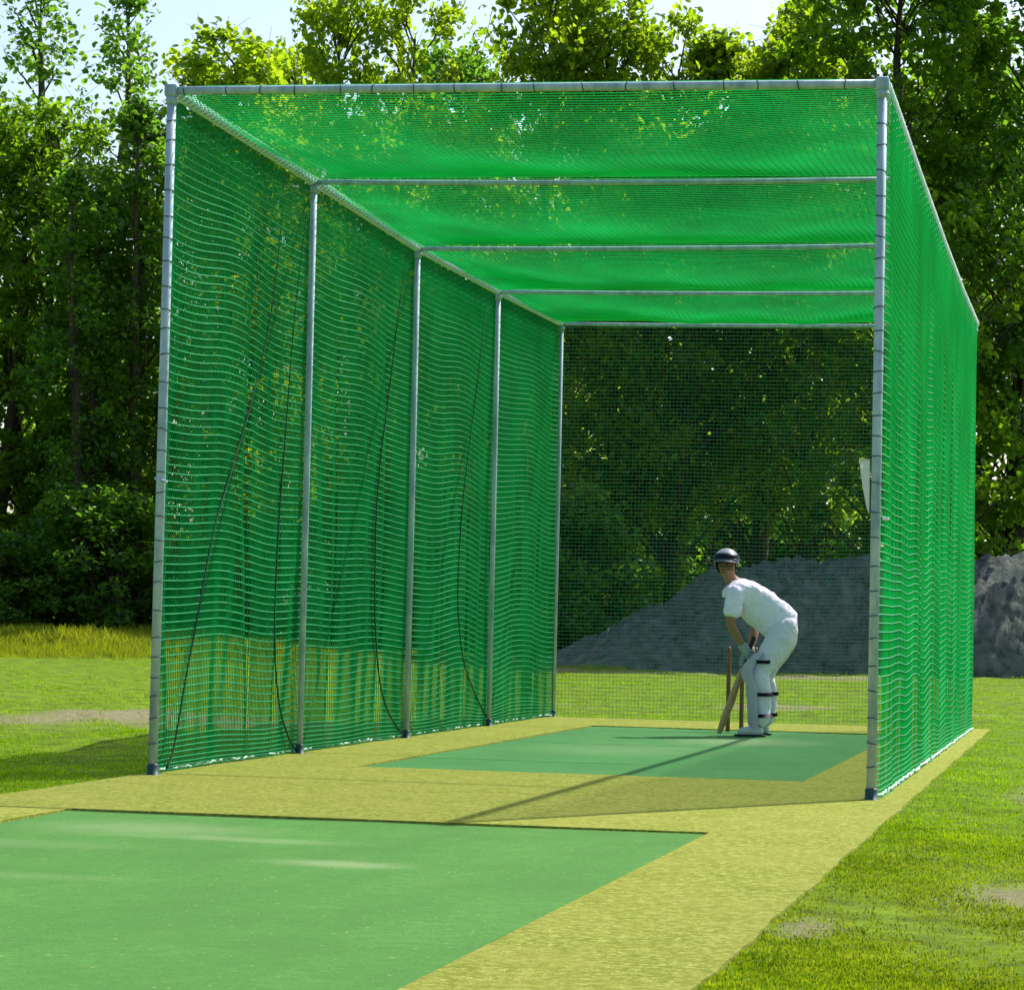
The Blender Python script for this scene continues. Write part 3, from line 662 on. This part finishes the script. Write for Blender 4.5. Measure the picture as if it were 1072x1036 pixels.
protos = {
 'round1': tree_meshes(1, 12, 2.5, .10, 330, 54, .15, 'round', 2),
 'round2': tree_meshes(2, 12, 2.3, .08, 260, 54, .15, 'round', 1),
 'round3': tree_meshes(3, 12, 2.9, .12, 370, 56, .155, 'round', 3),
 'column': tree_meshes(4, 12, 1.7, .05, 230, 52, .145, 'column', 2),
 'big': tree_meshes(5, 15, 3.6, .10, 520, 58, .16, 'round', 1),
 'high': tree_meshes(12, 12, 2.6, .22, 330, 60, .15, 'round', 1),
 'sparse': tree_meshes(6, 14, 2.3, .30, 105, 34, .14, 'open', 1),
 'bush': tree_meshes(8, 3.6, 1.7, .03, 170, 70, .13, 'round', 4)}
for k, (a, b) in protos.items():
    a.materials.append(bark); a.polygons.foreach_set('use_smooth', [True]*len(a.polygons))
first = {}
crown_cache = {}
def tree(kind, u, D, top_y, leafm, label, group, wscale=1.0, name='tree', cat='tree'):
    """u: picture column of the trunk, D metres off, top_y: picture row its top reaches"""
    x, y = pxy(u, D); gz = float(ground_z(x, y)); hor = 641+.0225*(u-80)
    Hh = .8538+(hor-top_y)*D/F_PX-gz
    ref = {'big': 15, 'sparse': 14, 'bush': 3.6}.get(kind, 12)
    s = Hh/ref; root = empty(name, (x, y, gz), (u*1.37) % 6.28); root.scale = (s**.5*wscale, s**.5*wscale, s)
    tag(root, label, cat, group)
    mt_, mc = protos[kind]
    t_ = bpy.data.objects.new('trunk', mt_); COL.objects.link(t_); t_.parent = root
    key = (kind, leafm.name)
    if key not in crown_cache:
        c2 = mc.copy(); c2.materials.append(leafm); crown_cache[key] = c2
    c_ = bpy.data.objects.new('crown', crown_cache[key]); COL.objects.link(c_); c_.parent = root
    return root
G1 = 'trees in the row behind the cage'
tree('round2', -12, 62, 150, leaf_a, 'leafy tree cut by the left edge of the picture, above the grass bank', G1)
tree('round1', 48, 63, 118, leaf_a, 'mid green tree left of the cage, second from the left edge', G1)
tree('column', 100, 61, 190, leaf_c, 'dark narrow tree with light gaps, left of the front left post', G1)
tree('column', 146, 62, 120, leaf_c, 'dark tree directly beside the front left post of the cage', G1)
tree('sparse', 30, 70, -40, leaf_c, 'thin open tree with bare twigs against the sky at far left', G1, 1.1)
tree('sparse', 112, 69, -25, leaf_c, 'slender sparse tree rising above its neighbours left of the cage', G1)
tree('round2', 212, 64, 42, leaf_b, 'yellow green tree over the front left corner of the cage', G1, 1.25)
tree('round3', 288, 66, 58, leaf_b, 'low yellow green treetop between the corner tree and the rounded tree', G1, .62)
tree('round1', 392, 62, -12, leaf_b, 'rounded bright yellow green treetop with sky on both sides', G1, .82)
tree('round3', 474, 72, 48, leaf_c, 'darker tree filling the gap right of the rounded treetop', G1, .9)
tree('round3', 560, 63, -45, leaf_b, 'broad tree over the middle of the front top bar', G1, .82)
tree('round1', 640, 64, 14, leaf_b, 'leafy tree right of the picture centre beside the sky gap', G1, .85)
tree('high', 705, 63, 30, leaf_b, 'lower treetop beneath the sky gap above the front top bar', G1, 1.0)
tree('high', 792, 65, -5, leaf_b, 'tree with loose airy top left of the big right hand tree', G1, .95)
tree('high', 845, 64, 28, leaf_b, 'tree showing sky gaps just above the right front corner of the cage', G1, .8)
tree('big', 945, 60, -110, leaf_a, 'large tree rising out of the picture just behind the right side netting', G1)
tree('big', 1062, 62, -150, leaf_c, 'large deep green tree cut by the right edge of the picture', G1)
# second row, seen through gaps
for k, (kind, u, D, ty, lab) in enumerate([
    ('high', 110, 78, 330, 'shaded tree far back, seen between the narrow trunks at left'),
    ('round1', 250, 76, 130, 'background tree seen through the left side netting near the front'),
    ('round2', 350, 77, 120, 'background tree seen through the left netting at its second bay'),
    ('round3', 450, 79, 120, 'background tree seen through the left netting at its third bay'),
    ('round1', 590, 76, 110, 'background tree seen through the left part of the rear net'),
    ('round2', 672, 79, 140, 'background tree seen through the rear net left of the batsman'),
    ('high', 745, 82, 130, 'background tree seen through the rear net above the batsman'),
    ('high', 865, 80, 120, 'background tree seen through the right part of the rear net'),
    ('round3', 1010, 76, 60, 'background tree between the two large right hand trees')]):
    tree(kind, u, D, ty, leaf_c, lab, 'trees further back', 1.1)
# undergrowth along the foot of the row
bl = ['dark bush at the foot of the trees, at the left edge above the grass bank', 'dark bush at the foot of the narrow trees', 'dark bush beside the front left post', 'bush low behind the first bay of the left netting',
      'bush low behind the second bay of the left netting', 'bush low behind the third bay of the left netting', 'bush low behind the last bay of the left netting', 'bush left of the earth heap behind the rear net', 'bush at the left end of the earth heap']
for k, u in enumerate((5, 62, 128, 200, 280, 365, 450, 530, 610)):
    tree('bush', u, 58.5+(k % 2)*1.6, 560-(k % 3)*22, leaf_c, bl[k], 'bushes under the trees', 1.15, 'bush', 'bush')

for u, ty, lab in ((655, 575, 'sunlit bush beyond the trees, just right of a dark trunk behind the rear net'), (735, 545, 'sunlit bush beyond the trees, above the batsman'), (835, 540, 'sunlit bush beyond the trees, behind the right part of the rear net')):
    tree('bush', u, 88, ty, leaf_a, lab, 'sunlit bushes beyond the trees', 1.5, 'bush', 'bush')

# ------------------------------------------------------------------ grass
def blades(name, n_, sampler, hmin, hmax, wd, m, seed, kind='stuff'):
    g = np.random.default_rng(seed); x, y, sc = sampler(g, n_)
    z = ground_z(x, y); n_ = len(x); th = g.uniform(0, 6.283, n_); h = g.uniform(hmin, hmax, n_)*sc; ln = g.uniform(.1, .75, n_)*h; w = wd*sc*g.uniform(.7, 1.3, n_)
    la = g.uniform(0, 6.283, n_); dx, dy = np.cos(th)*w, np.sin(th)*w
    b0 = np.stack([x-dx, y-dy, z-.004], -1); b1 = np.stack([x+dx, y+dy, z-.004], -1)
    mx, my = x+np.cos(la)*ln*.35, y+np.sin(la)*ln*.35
    m0 = np.stack([mx-dx*.8, my-dy*.8, z+h*.6], -1); m1 = np.stack([mx+dx*.8, my+dy*.8, z+h*.6], -1)
    t = np.stack([x+np.cos(la)*ln, y+np.sin(la)*ln, z+h], -1)
    V = np.stack([b0, b1, m1, m0, t, t+np.array([0, 0, .0005])], 1).reshape(-1, 3); i = 6*np.arange(n_)[:, None]
    Fc = np.concatenate([i+np.array([[0, 1, 2, 3]]), i+np.array([[3, 2, 4, 5]])])
    return tag(link(name, np_mesh(name, V, Fc), m, smooth=False), kind=kind)
def gcol(n):
    a = n.noise(n.pos(), 1.1, 4, .6); b = n.noise(n.pos(), 14, 2, .5)
    c = n.ramp(a, [(.3, (.07, .13, .001)), (.5, (.135, .25, .002)), (.62, (.20, .33, .003)), (.75, (.25, .25, .015))])
    c = n.mix(n.ramp(b, [(.45, (0, 0, 0)), (.75, (.7, .7, .7))]), c, (.29, .33, .008))
    m1 = n.ellipse(5.2, -6.2, 2.0, 4.2, .9, n.noise(n.pos(), 1.6, 6, .8)); d = n.noise(n.pos(), 3.5, 6, .8)
    c = n.mix(n.math('MULTIPLY', m1, .75), c, n.ramp(d, [(.35, (.04, .055, .004)), (.55, (.17, .17, .02)), (.7, (.30, .28, .06))]))
    return n.mix(n.ramp(d, [(.34, (.6, .6, .6)), (.44, (0, 0, 0))]), c, (.05, .07, .004))
grass_m = thin_mat('grass blade', gcol, .5, .7, .06, (1.8, 2.0, .4))
tall_m = thin_mat('tall grass blade', lambda n: n.ramp(n.noise(n.pos(), 1.5, 4), [(.3, (.15, .20, .012)), (.7, (.28, .32, .015))]), .5, .5, .15, (1.6, 1.5, .8))
DIRT = [(-2.6, 7.6, 1.4, 1.8), (4.66, -4.9, .24, .5), (4.13, -6.1, .1, .3), (5.0, -5.4, .2, .25)]
def lawn(g, n_):
    D = 6/(1-g.uniform(0, 1, n_)*(1-6/60.)); u = g.uniform(-60, 1140, n_)        # density falls with distance
    x = CAM.x+(fwd.x+r2.x*(u-536)/F_PX)*D; y = CAM.y+(fwd.y+r2.y*(u-536)/F_PX)*D
    ok = ~((x > -.09) & (x < 3.99+.02*np.sin(y*5)+.02*np.sin(y*13)+g.uniform(-.03, .05, n_)) & (y < 11.35))
    for (a, b, c, d) in DIRT:
        q = ((x-a)/c)**2+((y-b)/d)**2+.5*np.sin(x*9+y*4); ok &= ~((q < 1) & (g.uniform(0, 1, n_) < .9-.55*q))
    D_ = D; patch = np.sin(x*2.3+1.1*np.sin(y*.9))+np.sin(y*1.1+x*.7+2)+np.sin(x*6.1+y*2.7); ok &= g.uniform(0, 1, n_) < .62+.19*patch
    return x[ok], y[ok], (.75+D*.028)[ok]
blades('lawn_grass', 620000, lawn, .004, .013, .0024, grass_m, 5)
def bank(g, n_):
    u = -60+720*g.uniform(0, 1, n_)**1.5; D = g.uniform(47, 58, n_); x = CAM.x+(fwd.x+r2.x*(u-536)/F_PX)*D; y = CAM.y+(fwd.y+r2.y*(u-536)/F_PX)*D
    k = sstep(47, 52, D)*(.6+.4*np.sin(x*1.7)*np.sin(y*1.3)); return x, y, (.4+1.0*k)*(1-.8*sstep(230, 430, u))
blades('bank_grass', 60000, bank, .10, .34, .012, tall_m, 6)
